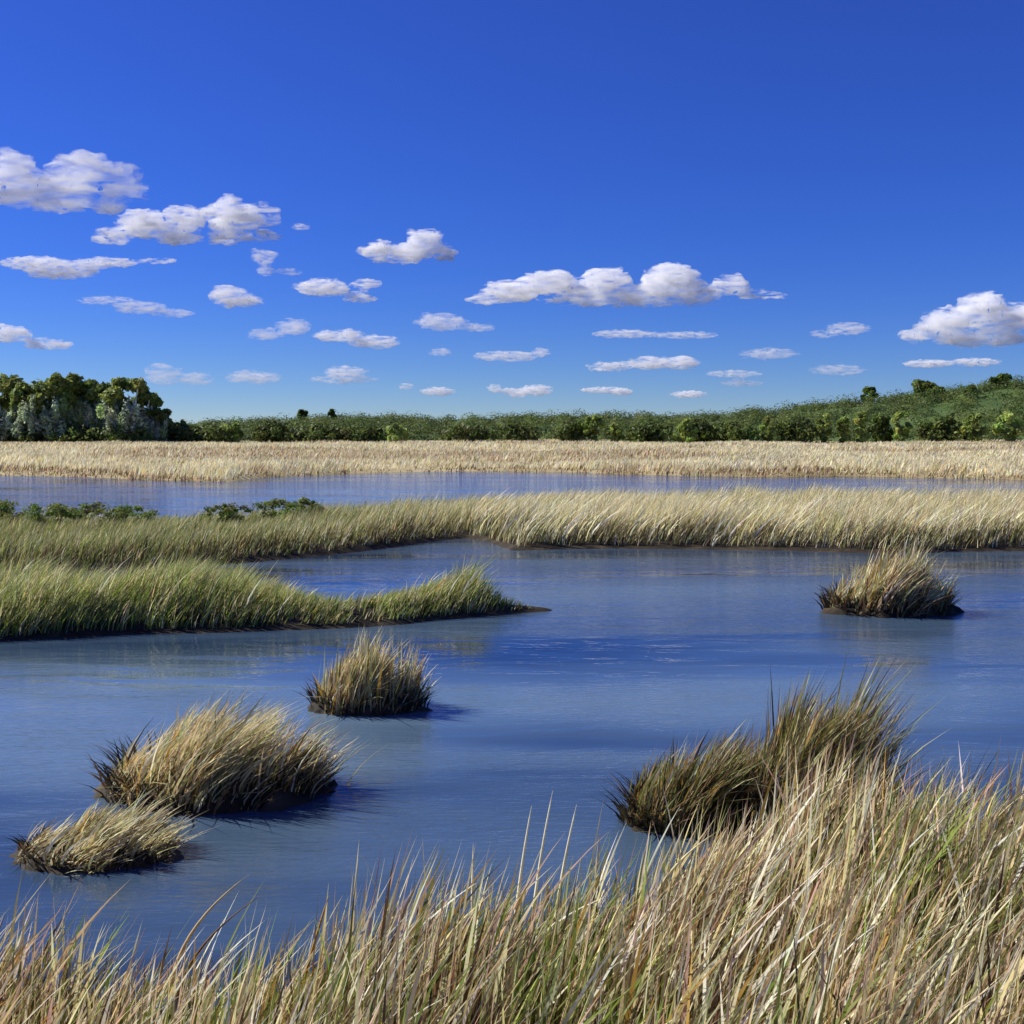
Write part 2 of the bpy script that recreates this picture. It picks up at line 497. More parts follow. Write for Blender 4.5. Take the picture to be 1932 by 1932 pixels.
px, py = px[kk], py[kk]; m = len(px)
B = blades(np.stack([px, py, np.full(m, .1)], 1), np.interp(px, prof_x, prof_h) * rng.uniform(.9, 1.35, m), rng.uniform(.02, .042, m), WIND + rng.normal(0, .25, m),
           rng.uniform(.4, .8, m), pick([(BONE, 2), (PALE, 3), (STRAW, 1.2), (OCHRE, .3)], m), seg=4, belly=.3)
grass_obj('green_spit_grass', [A, B], M_GREENBLADE, label='lush green and straw grass on the spit running in from the left')

# --- tall grass on the near bank
x, y, d = scatter(NEAR, 86000, (-4.2, 4.6, 1.9, 6.0), .0, .55, 91, 2.6)
n = len(x)
c = pick([(STRAW, 2.6), (PALE, 3.4), (BONE, 2.0), (BEIGE, 2.4), (PINKISH, 2.6), (OLIVE, 1.2), (GREEN, .5), (LIME, .5), (OCHRE, .75), (BROWN, 1.4), (DARK, .5)], n)
tone = fbm(x * 1.1, y * 1.1, 95)
gk = (tone > .4) & (rng.random(n) < .42)
c[gk] = pick([(OLIVE, 2), (GREEN, 2), (LIME, .8), (SAGE, 1)], gk.sum())
gk = (tone < -.45) & (rng.random(n) < .5)
c[gk] = pick([(BROWN, 2), (OCHRE, 1), (DARK, 1), (PINKISH, 1.4)], gk.sum())
hp = np.interp(x, [-4, -2, -1.2, -.4, .4, 1.0, 1.5, 2.1, 2.6, 4], [.54, .54, .50, .60, .58, .58, .64, .62, .60, .64])
h = hp * (1 + .3 * fbm(x * 1.9, y * 1.9, 92)) * rng.uniform(.45, 1.15, n)
und = rng.random(n) < .24                       # dark undergrowth between the stems
c[und] = pick([(DARK, 1.4), (OLIVE, 1.6), (BROWN, 3), ((.26, .12, .06), 2), (DEEP, .6)], und.sum()); h = np.where(und, h * .72, h)
rt = np.stack([x, y, bank_h(NEAR, .15, .5, x, y, 51) - .03], 1)
A = blades(rt, h, (.006 + .026 * rng.random(n) ** 1.8), WIND + rng.normal(0, .75, n), rng.uniform(.06, .62, n), c, seg=5)
m = 1500
px = rng.uniform(-3.6, 4.2, m); py = rng.uniform(2.4, 5.6, m)
kk = poly_dist(NEAR, px, py) > .05
px, py = px[kk], py[kk]; m = len(px)
B = blades(np.stack([px, py, np.full(m, .12)], 1), np.interp(px, [-4, 0, 1.5, 4], [.55, .58, .66, .6]) * rng.uniform(.75, 1.2, m), rng.uniform(.014, .028, m), WIND + rng.normal(0, .4, m),
           rng.uniform(.2, .8, m), pick([(BONE, 3.5), (PALE, 3), (STRAW, 1), (PINKISH, 1), (OCHRE, .5), (LIME, .5)], m), seg=7, belly=.4)
grass_obj('tall_bank_grass', [A, B], M_BLADE, label='tall dry grass, straw, green and ochre, filling the near bank')

# ------------------------------------------------------------------ standout blades in the near grass
def stalk(root_px, tip_px, y0, width, colour, label, bend=1.5, dy=0.0):
    """one blade from its root on the bank to its tip, as a slightly folded ribbon with thickness"""
    rx, ry, rz = on_y(root_px[0], root_px[1], y0); tx, ty, tz = on_y(tip_px[0], tip_px[1], y0 + dy)
    # carry the blade on down to the soil
    g = .08
    if rz > g:
        s = (rz - g) / max(tz - rz, .05)
        rx, rz = rx - (tx - rx) * s * .45, g
    seg = 12
    vs, qs = [], []
    for i in range(seg + 1):
        t = i / seg
        cx = rx + (tx - rx) * t ** bend; cy = ry + (ty - ry) * t; cz = rz + (tz - rz) * (t if bend <= 1 else t ** (1 / bend) if bend > 1.6 else t)
        w = width * .5 * (1 - t) ** .6 * min(1, .55 + t * 2) + .0008
        vs += [(cx - w, cy + .15 * w, cz), (cx, cy - .35 * w, cz), (cx + w, cy + .15 * w, cz), (cx, cy + .35 * w, cz)]
        if i:
            a, b = (i - 1) * 4, i * 4
            for j in range(4):
                qs.append((a + j, a + (j + 1) % 4, b + (j + 1) % 4, b + j))
    vs = np.array(vs) - np.array([rx, ry, rz])
    me = mesh_from('grass_stalk', vs, quads=np.array(qs), colour=np.tile(np.array(colour), (len(vs), 1)))
    o = link('grass_stalk', me, M_BLADE); o.location = (rx, ry, rz)
    return tag(o, label, 'grass stalk', 'tall single stalks in the near grass')

stalk((975, 1700), (1003, 1520), 4.4, .020, BONE, 'upright bone-white stalk, shorter of the pair over dark water at mid frame')
stalk((1010, 1680), (1043, 1492), 4.5, .018, BONE, 'upright bone-white stalk, taller and further right of the pair over dark water')
stalk((1060, 1640), (1088, 1518), 4.55, .020, BONE, 'pale stalk just right of the upright white pair')
stalk((890, 1740), (893, 1592), 4.2, .020, BONE, 'lone straight white stalk standing left of the upright pair')
stalk((1225, 1830), (1355, 1568), 4.3, .026, PALE, 'long cream blade arching right in front of the dark clump', 1.9)
stalk((1480, 1740), (1638, 1480), 4.6, .020, PALE, 'long cream blade slanting up right below the tallest clump', 1.3)
stalk((330, 1920), (470, 1650), 3.9, .020, BEIGE, 'upper of two tan blades arching right over water at lower left', 1.7)
stalk((345, 1930), (492, 1690), 3.8, .017, BROWN, 'lower browner of two blades arching right over water at lower left', 1.7)
stalk((1715, 1720), (1712, 1500), 4.8, .018, BONE, 'thin straight white stalk right of the tallest clump')
stalk((1790, 1640), (1832, 1470), 5.1, .018, BONE, 'white stalk leaning slightly right near the right edge')
stalk((1270, 1910), (1390, 1720), 3.7, .028, BONE, 'broad white blade slanting right low in the near grass', 1.4)
stalk((1640, 1830), (1720, 1560), 4.2, .022, PALE, 'cream blade slanting between the tallest clump and the right edge', 1.2)
stalk((560, 1870), (620, 1690), 3.9, .020, OCHRE, 'golden ochre blade in the near grass right of the arching pair', 1.2)

# ------------------------------------------------------------------ tussocks standing in the water
def tussock(px0, px1, base_py, top_py, label, palette, lean=(.3, .9), count=2600, big=16, wind=WIND, depth=.55, fallen=0, round_top=.5, width=(.006, .014), name='grass_tussock', dark=.18, pale=1.0, peak=.08):
    cx, cy = on_z((px0 + px1) / 2, base_py)
    sc_ = cy / FPX
    W = (px1 - px0) * sc_ * .5
    H = (base_py - top_py) * sc_ * 1.0
    cx -= W * .05
    D = W * depth
    cy += D * .9
    root = empty(name, (cx, cy, 0))
    tag(root, label, 'tussock', 'grass tussocks standing in the water')
    # peat mound
    def mz(x, y):
        r = np.sqrt((x / (W * .96)) ** 2 + (y / D) ** 2) * (1 + .16 * fbm(x * 5 / W, y * 5 / W, int(px0)))
        return np.where(r < 1.25, H * .22 * np.clip(1.05 - r ** 4, -.6, 1) + .012 * fbm(x * 22, y * 22, 5), -.3)
    link('mound', grid_mesh('mound', -W * 1.25, W * 1.25, -D * 1.35, D * 1.35, 40, 30, mz, drop=-.04), M_MUD, root)
    # blades
    count = int(count * .72); width = (width[0] * 1.1, width[1] * 1.6)
    nt_ = int(9 + 9 * W)
    ta = rng.uniform(0, 2 * math.pi, nt_); tr = np.sqrt(rng.random(nt_)) * .92
    t_h = rng.uniform(.6, 1.1, nt_) * np.clip(1 - round_top * 1.1 * (np.cos(ta) * tr - peak) ** 2, .3, 1)
    t_az = rng.normal(0, .38, nt_); t_ln = rng.uniform(*lean, nt_); t_c = rng.integers(0, 4, nt_)
    k = rng.integers(0, nt_, count)
    fill = rng.random(count) < .3
    x = np.cos(ta[k]) * tr[k] * W * .84 + rng.normal(0, .10 * W, count); y = np.sin(ta[k]) * tr[k] * D * .85 + rng.normal(0, .13 * D, count)
    fa, fr = rng.uniform(0, 2 * math.pi, count), np.sqrt(rng.random(count))
    x = np.where(fill, np.cos(fa) * fr * W * .9, x); y = np.where(fill, np.sin(fa) * fr * D * .95, y)
    r = np.minimum(np.sqrt((x / W) ** 2 + (y / D) ** 2), 1.1)
    h = H * t_h[k] * rng.uniform(.3, 1.15, count) * np.where(fill, .8, 1)
    az = np.arctan2(np.sin(wind) + y / D * .5 + rng.normal(0, .22, count), np.cos(wind) + x / W * .6 + rng.normal(0, .22, count)) + t_az[k]
    c = pick(palette, count)
    alt = pick([(PALE, 3), (BONE, 1), (STRAW, 2), (SAGE, 2), (OCHRE, .6)], count)
    sw = (t_c[k] <= 1) & (rng.random(count) < .6 * pale); c[sw] = alt[sw]
    low = (r > .6) & (rng.random(count) < dark)
    c[low] = pick([(DARK, 2), (BROWN, 2), (OLIVE, 1)], low.sum())
    h = np.where(low, h * .7, h)
    ln = np.clip(t_ln[k] + rng.normal(0, .18, count), .02, None) * (.75 + .4 * r)
    bent = rng.random(count) < .05                        # snapped and flattened stems
    ln = np.where(bent, ln + rng.uniform(.6, 1.6, count), ln); az = np.where(bent, rng.uniform(-2.6, 1.2, count), az); h = np.where(bent, h * .55, h)
    rt = np.stack([x, y, np.maximum(mz(x, y), -.03) - .02], 1)
    # dark wet thatch drooping round the foot
    m = int(count * .16)
    a2 = rng.uniform(0, 2 * math.pi, m); r2 = rng.uniform(.78, 1.02, m)
    x2, y2 = np.cos(a2) * r2 * W * .93, np.sin(a2) * r2 * D
    sk = blades(np.stack([x2, y2, np.maximum(mz(x2, y2), -.02)], 1), H * rng.uniform(.14, .42, m), rng.uniform(*width, m), np.arctan2(np.sin(a2), np.cos(a2) + .5) + rng.normal(0, .5, m), rng.uniform(.3, 1.2, m),
                pick([(DARK, 3), (BROWN, 1.6), ((.035, .03, .018), 2.5)], m), seg=3)
    grass_obj('grass_blades', [blades(rt, h, rng.uniform(*width, count), az, ln, c, seg=4), sk], M_BLADE, root)
    # a few broad blades that stand out one by one
    for i in range(big):
        t = (i + .5) / big * 2 - 1
        bx = t * W * .72 + random.uniform(-.05, .05) * W; by = -random.uniform(.1, .9) * D * math.sqrt(max(.05, 1 - t * t))
        hh_ = H * random.uniform(.75, 1.15) * (1 - .45 * abs(t))
        v, q, tt, cc = blades(np.zeros((1, 3)), hh_, random.uniform(.9, 1.5) * width[1], wind + random.uniform(-.35, .35), random.uniform(*lean), pick([(BONE, 2), (PALE, 3), (STRAW, 2), (OCHRE, .7)], 1), seg=7, face=np.array([random.uniform(-.3, .3)]))
        b = link('grass_blade', mesh_from('grass_blade', v, tris=tt, quads=q, colour=cc), M_BLADE, root)
        b.location = (bx, by, float(mz(np.array(bx), np.array(by))))
    for i in range(fallen):
        # broken stalks fallen into the water
        v, q, tt, cc = blades(np.zeros((1, 3)), .05, width[1] * 1.6, random.uniform(-1.1, .1), H / .05 * random.uniform(.35, .7), pick([(PALE, 2), (BEIGE, 1)], 1), seg=6, curl=1.0, face=np.array([math.radians(80)]))
        b = link('fallen_blade', mesh_from('fallen_blade', v, tris=tt, quads=q, colour=cc), M_BLADE, root)
        b.location = (random.uniform(-.5, .7) * W, -D * .75, H * .12)
    return root

DRY = [(STRAW, 2.4), (PALE, 2), (BEIGE, 2.2), (SAGE, 1.4), (OCHRE, .9), (BROWN, 1.0), (OLIVE, .8)]
tussock(1572, 1835, 1164, 1052, 'rounded grey-straw tussock alone on the water below the pale bank', [(BEIGE, 2.5), (SAGE, 2), (STRAW, 1.5), (BROWN, 1.5), (OCHRE, .5)], lean=(.2, .8), count=3200, big=14, round_top=.35, width=(.012, .026))
tussock(575, 815, 1350, 1215, 'upright straw tussock in mid water just beyond the larger leaning one', DRY, lean=(.1, .65), count=2600, big=16, fallen=2, round_top=.35, width=(.008, .017))
tussock(150, 625, 1532, 1325, 'large straw tussock bent right by wind in the left water', DRY, lean=(.4, 1.0), count=4600, big=24, fallen=2, round_top=.8, peak=.15, width=(.007, .014))
tussock(-12, 325, 1645, 1545, 'low flattened tussock with fallen blades in front of the large leaning one', [(STRAW, 2.5), (PALE, 1.5), (SAGE, 2), (BEIGE, 2), (BROWN, 1.4), (OCHRE, .7)], lean=(.6, 1.5), count=2200, big=12, fallen=4, round_top=.5, width=(.007, .013))
tussock(1175, 1470, 1575, 1392, 'dark brown-green clump where the near bank meets the water', [(OLIVE, 2.6), (BROWN, 2.2), (DARK, 1.6), (BEIGE, 1.2), (SAGE, 1), (OCHRE, .5)], lean=(.2, .7), count=4600, big=8, round_top=.45, width=(.006, .013), dark=.35, pale=.15, peak=.3)
tussock(1400, 1700, 1590, 1322, 'tallest clump with dark frayed tips at the right of the near bank', [(OLIVE, 2.8), (BEIGE, 1.4), (SAGE, 1.6), (STRAW, .8), (BROWN, 2.2), (DARK, 1.3), (OCHRE, .5)], lean=(.25, .65), count=6200, big=10, round_top=.3, width=(.006, .014), dark=.3, pale=.2, peak=.2)

# ------------------------------------------------------------------ trees and bushes
def leaf_cloud(centres, radii, per, size, palette, jitter=.2):
    """leaf-sized quads spread through lobes; denser towards each lobe's skin"""
    P, C, NRM = [], [], []
    for (cx, cy, cz), (rx, ry, rz) in zip(centres, radii):
        u = rng.normal(0, 1, (per, 3)); u /= np.linalg.norm(u, axis=1)[:, None]
        r = rng.random((per, 1)) ** .45
        r = r * (1 + .22 * fbm(u[:, :1] * 2.3 + cx, u[:, 2:] * 2.3 + cz, 3))
        NRM.append(u + np.array([0, 0, .25]))
        P.append(u * r * np.array([rx, ry, rz]) + np.array([cx, cy, cz]))
        C.append(pick(palette, 1, jitter).repeat(per, 0) * (1 + rng.normal(0, .16, (per, 1))))
    P, C = np.concatenate(P), np.clip(np.concatenate(C), .004, .9)
    n = len(P)
    N = np.concatenate(NRM) + rng.normal(0, .75, (n, 3)); N /= np.linalg.norm(N, axis=1)[:, None]
    a = np.cross(N, rng.normal(0, 1, (n, 3))); a /= np.linalg.norm(a, axis=1)[:, None]
    b = np.cross(N, a)
    s = size * rng.uniform(.6, 1.4, (n, 1))
    V = np.stack([P - a * s, P - b * s * .55, P + a * s, P + b * s * .55], 1).reshape(-1, 3)
    q = np.arange(n * 4).reshape(n, 4)
    return V, q, np.repeat(C, 4, 0)

def tube(path, radii, sides=7):
    vs, qs = [], []
    for i, (p, r) in enumerate(zip(path, radii)):
        for j in range(sides):
            a = 2 * math.pi * j / sides
            vs.append((p[0] + r * math.cos(a), p[1] + r * math.sin(a), p[2]))
        if i:
            for j in range(sides):
                qs.append(((i - 1) * sides + j, (i - 1) * sides + (j + 1) % sides, i * sides + (j + 1) % sides, i * sides + j))
    return np.array(vs, float), np.array(qs)

def tree(name, px, D, base_z, H, R, label, palette, bark, cat='tree', group=None, crown0=.42, lobes=9, per=330, leaf=.28, stems=3, trunk_r=.14, low=None, flat=1.0):
    x = on_y(px, 800, D)[0]
    root = empty(name, (x, D, base_z))
    tag(root, label, cat, group)
    for s_ in range(stems):
        vs, qs, off = [], [], 0
        ox, oy = (random.uniform(-.6, .6) * R * (stems > 1), random.uniform(-.55, .15) * R * (stems > 1))
        top = H * random.uniform(.72, .9); lx, ly = random.uniform(-.16, .16) * R, random.uniform(-.2, .2) * R
        path = [(ox + lx * t ** 1.5 + .06 * R * math.sin(7 * t + s_), oy + ly * t, top * t - .2) for t in np.linspace(0, 1, 7)]
        v, q = tube(path, [trunk_r * (1 - .8 * t) for t in np.linspace(0, 1, 7)])
        vs.append(v); qs.append(q + off); off += len(v)
        for b_ in range(4):     # limbs
            t0 = random.uniform(.4, .8); p0 = np.array(path[int(t0 * 6)])
            ang = random.uniform(0, 2 * math.pi); ln = R * random.uniform(.3, .6)
            p1 = p0 + np.array([math.cos(ang) * ln, math.sin(ang) * ln, H * random.uniform(.08, .2)])
            v, q = tube([p0, (p0 + p1) / 2 + np.array([0, 0, .05 * H]), p1], [trunk_r * .45, trunk_r * .3, trunk_r * .12], 5)
            vs.append(v); qs.append(q + off); off += len(v)
        v, q = np.concatenate(vs), np.concatenate(qs)
        cc = np.tile(np.array(bark), (len(v), 1)) * rng.uniform(.8, 1.15, (len(v), 1))
        link('trunk', mesh_from('trunk', v, quads=q, colour=cc, smooth=True), M_BARK, root)
    cs, rs = [], []
    for i in range(lobes):
        t = random.random(); a = random.uniform(0, 2 * math.pi)
        z = H * (crown0 + (.94 - crown0) * t)
        rr = R * math.sin(math.pi * (.16 + .72 * t)) * math.sqrt(random.random())
        cs.append((rr * math.cos(a), rr * math.sin(a) * .8, z))
        k_ = random.uniform(.2, .42) * R
        k_ *= flat ** .5
        rs.append((k_, k_, k_ * flat ** .5 * random.uniform(.7, 1.15)))
    V, q, C = leaf_cloud(cs, rs, per, leaf, palette)
    if low:
        cs2 = [(random.uniform(-.8, .8) * R, random.uniform(-1.35, -.45) * R, H * random.uniform(.18, crown0 + .04)) for _ in range(lobes)]
        rs2 = [(R * random.uniform(.12, .2), R * .2, H * random.uniform(.12, .22)) for _ in range(lobes)]
        V2, q2, C2 = leaf_cloud(cs2, rs2, int(per * .5), leaf * .7, low)
        q = np.concatenate([q, q2 + len(V)]); V = np.concatenate([V, V2]); C = np.concatenate([C, C2])
    link('crown', mesh_from('crown', V, quads=q, colour=C), M_LEAF, root)
    return root

TDARK = [((.13, .18, .035), 3), ((.17, .225, .045), 3), ((.23, .28, .06), 2), ((.09, .13, .028), 1.2)]
TMID = [((.14, .22, .04), 2), ((.20, .28, .06), 2), ((.10, .16, .035), 1)]
TLIGHT = [((.32, .42, .09), 2), ((.40, .48, .12), 2), ((.22, .31, .07), 1)]
TGREY = [((.42, .51, .31), 2), ((.54, .61, .43), 2), ((.30, .38, .17), 1.2)]
PALEBARK = (.62, .68, .56)
TGROVE = [((.17, .24, .05), 3), ((.26, .32, .07), 3), ((.32, .37, .09), 1.5), ((.13, .18, .035), 1.2)]

grove = [(-115, 722, 40), (-45, 712, 38), (18, 716, 38), (62, 722, 32), (112, 703, 40), (158, 718, 34), (196, 722, 28), (240, 712, 36), (278, 742, 26), (306, 770, 17)]
glab = ['tree outside', 'tree outside', 'pale-stemmed tree at the left edge of the grove', 'shorter pale-stemmed tree second from the left edge of the grove', 'tallest pale-stemmed tree of the grove, with a pointed top',
        'pale-stemmed tree just right of the tallest in the grove', 'narrow pale-stemmed tree in the middle of the grove', 'broad round-topped tree near the right end of the grove',
        'smaller tree sloping down at the right end of the grove', 'lowest bushy tree closing the right end of the grove']
for (px, top, r), lab in zip(grove[2:], glab[2:]):
    D = 118 + random.uniform(-1.5, 2.5)
    bz = float(land_h(np.array(on_y(px, 800, D)[0]), np.array(D)))
    H = on_y(px, top, D)[2] - bz
    tree('grove_tree', px, D, bz, H, r * D / FPX * 1.15, lab, TGROVE, PALEBARK, group='pale-stemmed trees of the grove', crown0=.52, lobes=20, per=210, stems=7, trunk_r=.22, low=TGREY)
# a second, deeper row of the same wood, seen between the first
for (px, rlab) in ((38, 'first rear-row tree from the left edge, behind the front of the grove'), (88, 'rear-row tree seen left of the tallest grove tree'), (138, 'rear-row tree seen right of the tallest grove tree'), (218, 'rear-row tree just left of the round-topped grove tree'), (258, 'rear-row tree just right of the round-topped grove tree')):
    D = 123 + random.uniform(-.5, 1.5)
    bz = float(land_h(np.array(on_y(px, 800, D)[0]), np.array(D)))
    H = on_y(px, 728 + (px > 200) * 14, D)[2] - bz
    tree('grove_tree', px, D, bz, H, 34 * D / FPX, rlab, TGROVE, PALEBARK, group='rear row of the grove', crown0=.3, lobes=9, stems=3, trunk_r=.16, low=TGREY)

def bush(px, top, r, D, label, palette, group, name='bush', base=None, per=260, leaf=.2, lobes=6):
    x = on_y(px, 800, D)[0]
    bz = float(land_h(np.array(x), np.array(D))) if base is None else base
    H = max(.35, on_y(px, top, D)[2] - bz)
    return tree(name, px, D, bz, H, r * D / FPX, label, palette, (.12, .10, .07), cat='bush', group=group, crown0=.12, lobes=lobes, per=per, leaf=leaf, stems=1, trunk_r=.06)

# bushes along the edge of the meadow and on the slope
TWOOD = [((.13, .17, .04), 2), ((.16, .20, .05), 2), ((.105, .14, .035), 2)]
fringe = [
    (22, 806, 24, 117, TDARK, 'dark bush under the trees at the left edge'), (70, 812, 24, 116, TMID, 'low green bush below the left grove, second from the edge'),
    (150, 812, 28, 116, TDARK, 'dark low bush below the tallest grove tree'), (235, 814, 28, 116, TMID, 'low bush below the round-topped grove tree'),
    (335, 800, 20, 118, TMID, 'green bush just past the right end of the grove'), (400, 806, 26, 117, TDARK, 'dark bush between the grove and the lime-green bush'),
    (440, 797, 20, 118, TLIGHT, 'lime-green bush on the meadow edge right of the grove'), (520, 800, 24, 119, TDARK, 'dark green bush on the meadow edge past the lime one'),
    (680, 803, 22, 119, TMID, 'mid-green bush on the meadow edge left of centre'), (745, 802, 20, 119, TLIGHT, 'small lime bush on the meadow edge left of centre'),
    (1120, 783, 18, 121, TLIGHT, 'taller lime-green bush breaking the skyline at centre right'), (1078, 797, 16, 120, TMID, 'green bush left of the taller lime one'),
    (1160, 800, 16, 120, TLIGHT, 'lime bush just right of the taller lime one'), (1290, 796, 20, 120, TLIGHT, 'yellow-green bush with a skirt spilling onto the meadow'),
    (1325, 790, 14, 121, TMID, 'slim green bush beside the yellow-green one'), (1448, 785, 14, 121, TLIGHT, 'single round lime bush on the dark slope'),
    (1555, 780, 13, 121, TLIGHT, 'first of the row of lime bushes under the hill'), (1592, 786, 11, 121, TLIGHT, 'narrow second bush in the lime row under the hill'),
    (1625, 778, 15, 121, TLIGHT, 'third and fullest bush in the lime row under the hill'), (1662, 783, 13, 121, TMID, 'fourth, darker bush in the lime row under the hill'),
    (1700, 776, 15, 121, TLIGHT, 'last and tallest bush in the lime row under the hill'), (1775, 788, 20, 120, TMID, 'dark-green bush between the lime row and the right edge'),
    (1835, 780, 20, 120, TLIGHT, 'lime bush at the hill foot near the right edge'), (1905, 775, 24, 120, TLIGHT, 'broad lime bush at the hill foot on the right edge'),
    (880, 806, 22, 119, TDARK, 'dark bush at the hill foot near the centre'), (975, 804, 24, 119, TDARK, 'second dark bush at the hill foot near the centre'),
    (1225, 800, 22, 120, TDARK, 'dark bush at the hill foot left of the yellow-green one'), (1390, 796, 24, 120, TDARK, 'dark bush left of the single round lime bush'),
    (1500, 794, 24, 120, TDARK, 'dark bush between the single lime bush and the lime row'),
    (610, 806, 22, 119, TMID, 'green bush at the hill foot below the two ridge trees')]
for px, top, r, D, pal, lab in fringe:
    if pal is TLIGHT:
        bush(px, top, r * 1.1, D - 2, lab, pal, 'bushes along the meadow edge', lobes=20, per=130)
    else:
        bush(px, top + 2, r * 2.0, D - .5, lab, TWOOD if pal is TDARK else TWOOD + TDARK[:1], 'bushes along the meadow edge', lobes=34, per=90)
# trees that break the ridge line
for px, top, r, D, lab in [(572, 775, 10, 205, 'small dark tree on the low ridge, left of a pair'), (627, 772, 8, 207, 'small dark tree on the low ridge, right of a pair'),
                           (1640, 733, 16, 203, 'dark round tree on the skyline where the hill steepens'), (1735, 722, 26, 200, 'large dark tree on the hill right of the skyline tree'),
                           (1765, 738, 20, 190, 'dark tree tucked below the large one on the hill'), (1890, 708, 22, 196, 'dark tree near the hilltop at the right edge'), (1830, 738, 12, 185, 'small dark tree alone on the upper slope')]:
    bz = float(land_h(np.array(on_y(px, 800, D)[0]), np.array(D)))
    H = max(2.0, on_y(px, top, D)[2] - bz)
    tree('hill_tree', px, D, bz, H, r * D / FPX, lab, TDARK, (.1, .08, .06), group='dark trees on the hill', crown0=.25, lobes=16, per=200, leaf=.3, stems=1, trunk_r=.12)
# low bushes on the back of the long bank, left
for px, top, r, D, lab in [(10, 944, 66, 22.2, 'low green bush on the long bank at the left edge'), (92, 951, 60, 22.0, 'small green bush second along the back of the long bank'), (170, 948, 64, 22.2, 'low green bush third along the back of the long bank'),
                           (245, 953, 52, 22.3, 'low green bush fourth along the back of the long bank'), (425, 951, 46, 23.0, 'tiny green bush left of the dark one on the bank'), (515, 943, 52, 23.5, 'dark green bush on the crest of the long bank'), (578, 940, 34, 24.0, 'small dark bush beside the one on the bank crest')]:
    H = on_y(px, top, D)[2] - .1
    tree('bank_bush', px, D, .1, H, r * D / FPX, lab, TMID[:2] + [(SAGE, 1.5), (OLIVE, 2.5), (GREEN, 1.5)], (.12, .1, .07), cat='bush', group='low bushes on the long bank', crown0=.5, lobes=26, per=70, leaf=.028, stems=5, trunk_r=.008, flat=.42)

# woodland cover of the hillside: hundreds of rounded crowns that read as one mass
nt = 1500
ty = 123.5 + (236 - 123.5) * rng.random(nt) ** .9; tx = rng.uniform(-.52, .58, nt) * ty
tr_ = rng.uniform(1.3, 2.9, nt); th_ = tr_ * rng.uniform(.55, .9, nt) * np.clip(.45 + (ty - 122) / 60, .45, 1)
tcol = pick([((.10, .135, .033), 2), ((.125, .16, .04), 2), ((.085, .12, .03), 2), ((.16, .20, .05), .7)], nt, .08)
per = 150
u = rng.normal(0, 1, (nt, per, 3)); u[..., 2] = np.abs(u[..., 2]); u /= np.linalg.norm(u, axis=2)[..., None]
u *= rng.random((nt, per, 1)) ** .2
P = np.stack([tx[:, None] + u[..., 0] * tr_[:, None], ty[:, None] + u[..., 1] * tr_[:, None], land_h(tx, ty)[:, None] + u[..., 2] * th_[:, None] * 1.1], 2).reshape(-1, 3)
n = len(P)
Cw = np.clip(np.repeat(tcol, per, 0) * (1 + rng.normal(0, .12, (n, 1))), .006, .9)
N = u.reshape(-1, 3) / np.maximum(np.linalg.norm(u.reshape(-1, 3), axis=1), .01)[:, None] + rng.normal(0, .3, (n, 3)) + np.array([0, 0, .3]); N /= np.linalg.norm(N, axis=1)[:, None]
a = np.cross(N, rng.normal(0, 1, (n, 3))); a /= np.linalg.norm(a, axis=1)[:, None]
b = np.cross(N, a)
s = rng.uniform(.09, .22, (n, 1))
V = np.stack([P - a * s, P - b * s * .7, P + a * s, P + b * s * .7], 1).reshape(-1, 3)
tag(link('hill_shrubbery', mesh_from('hill_shrubbery', V, quads=np.arange(n * 4).reshape(n, 4), colour=np.repeat(Cw, 4, 0)), M_LEAF), 'dark green woods covering the hillside', kind='stuff')

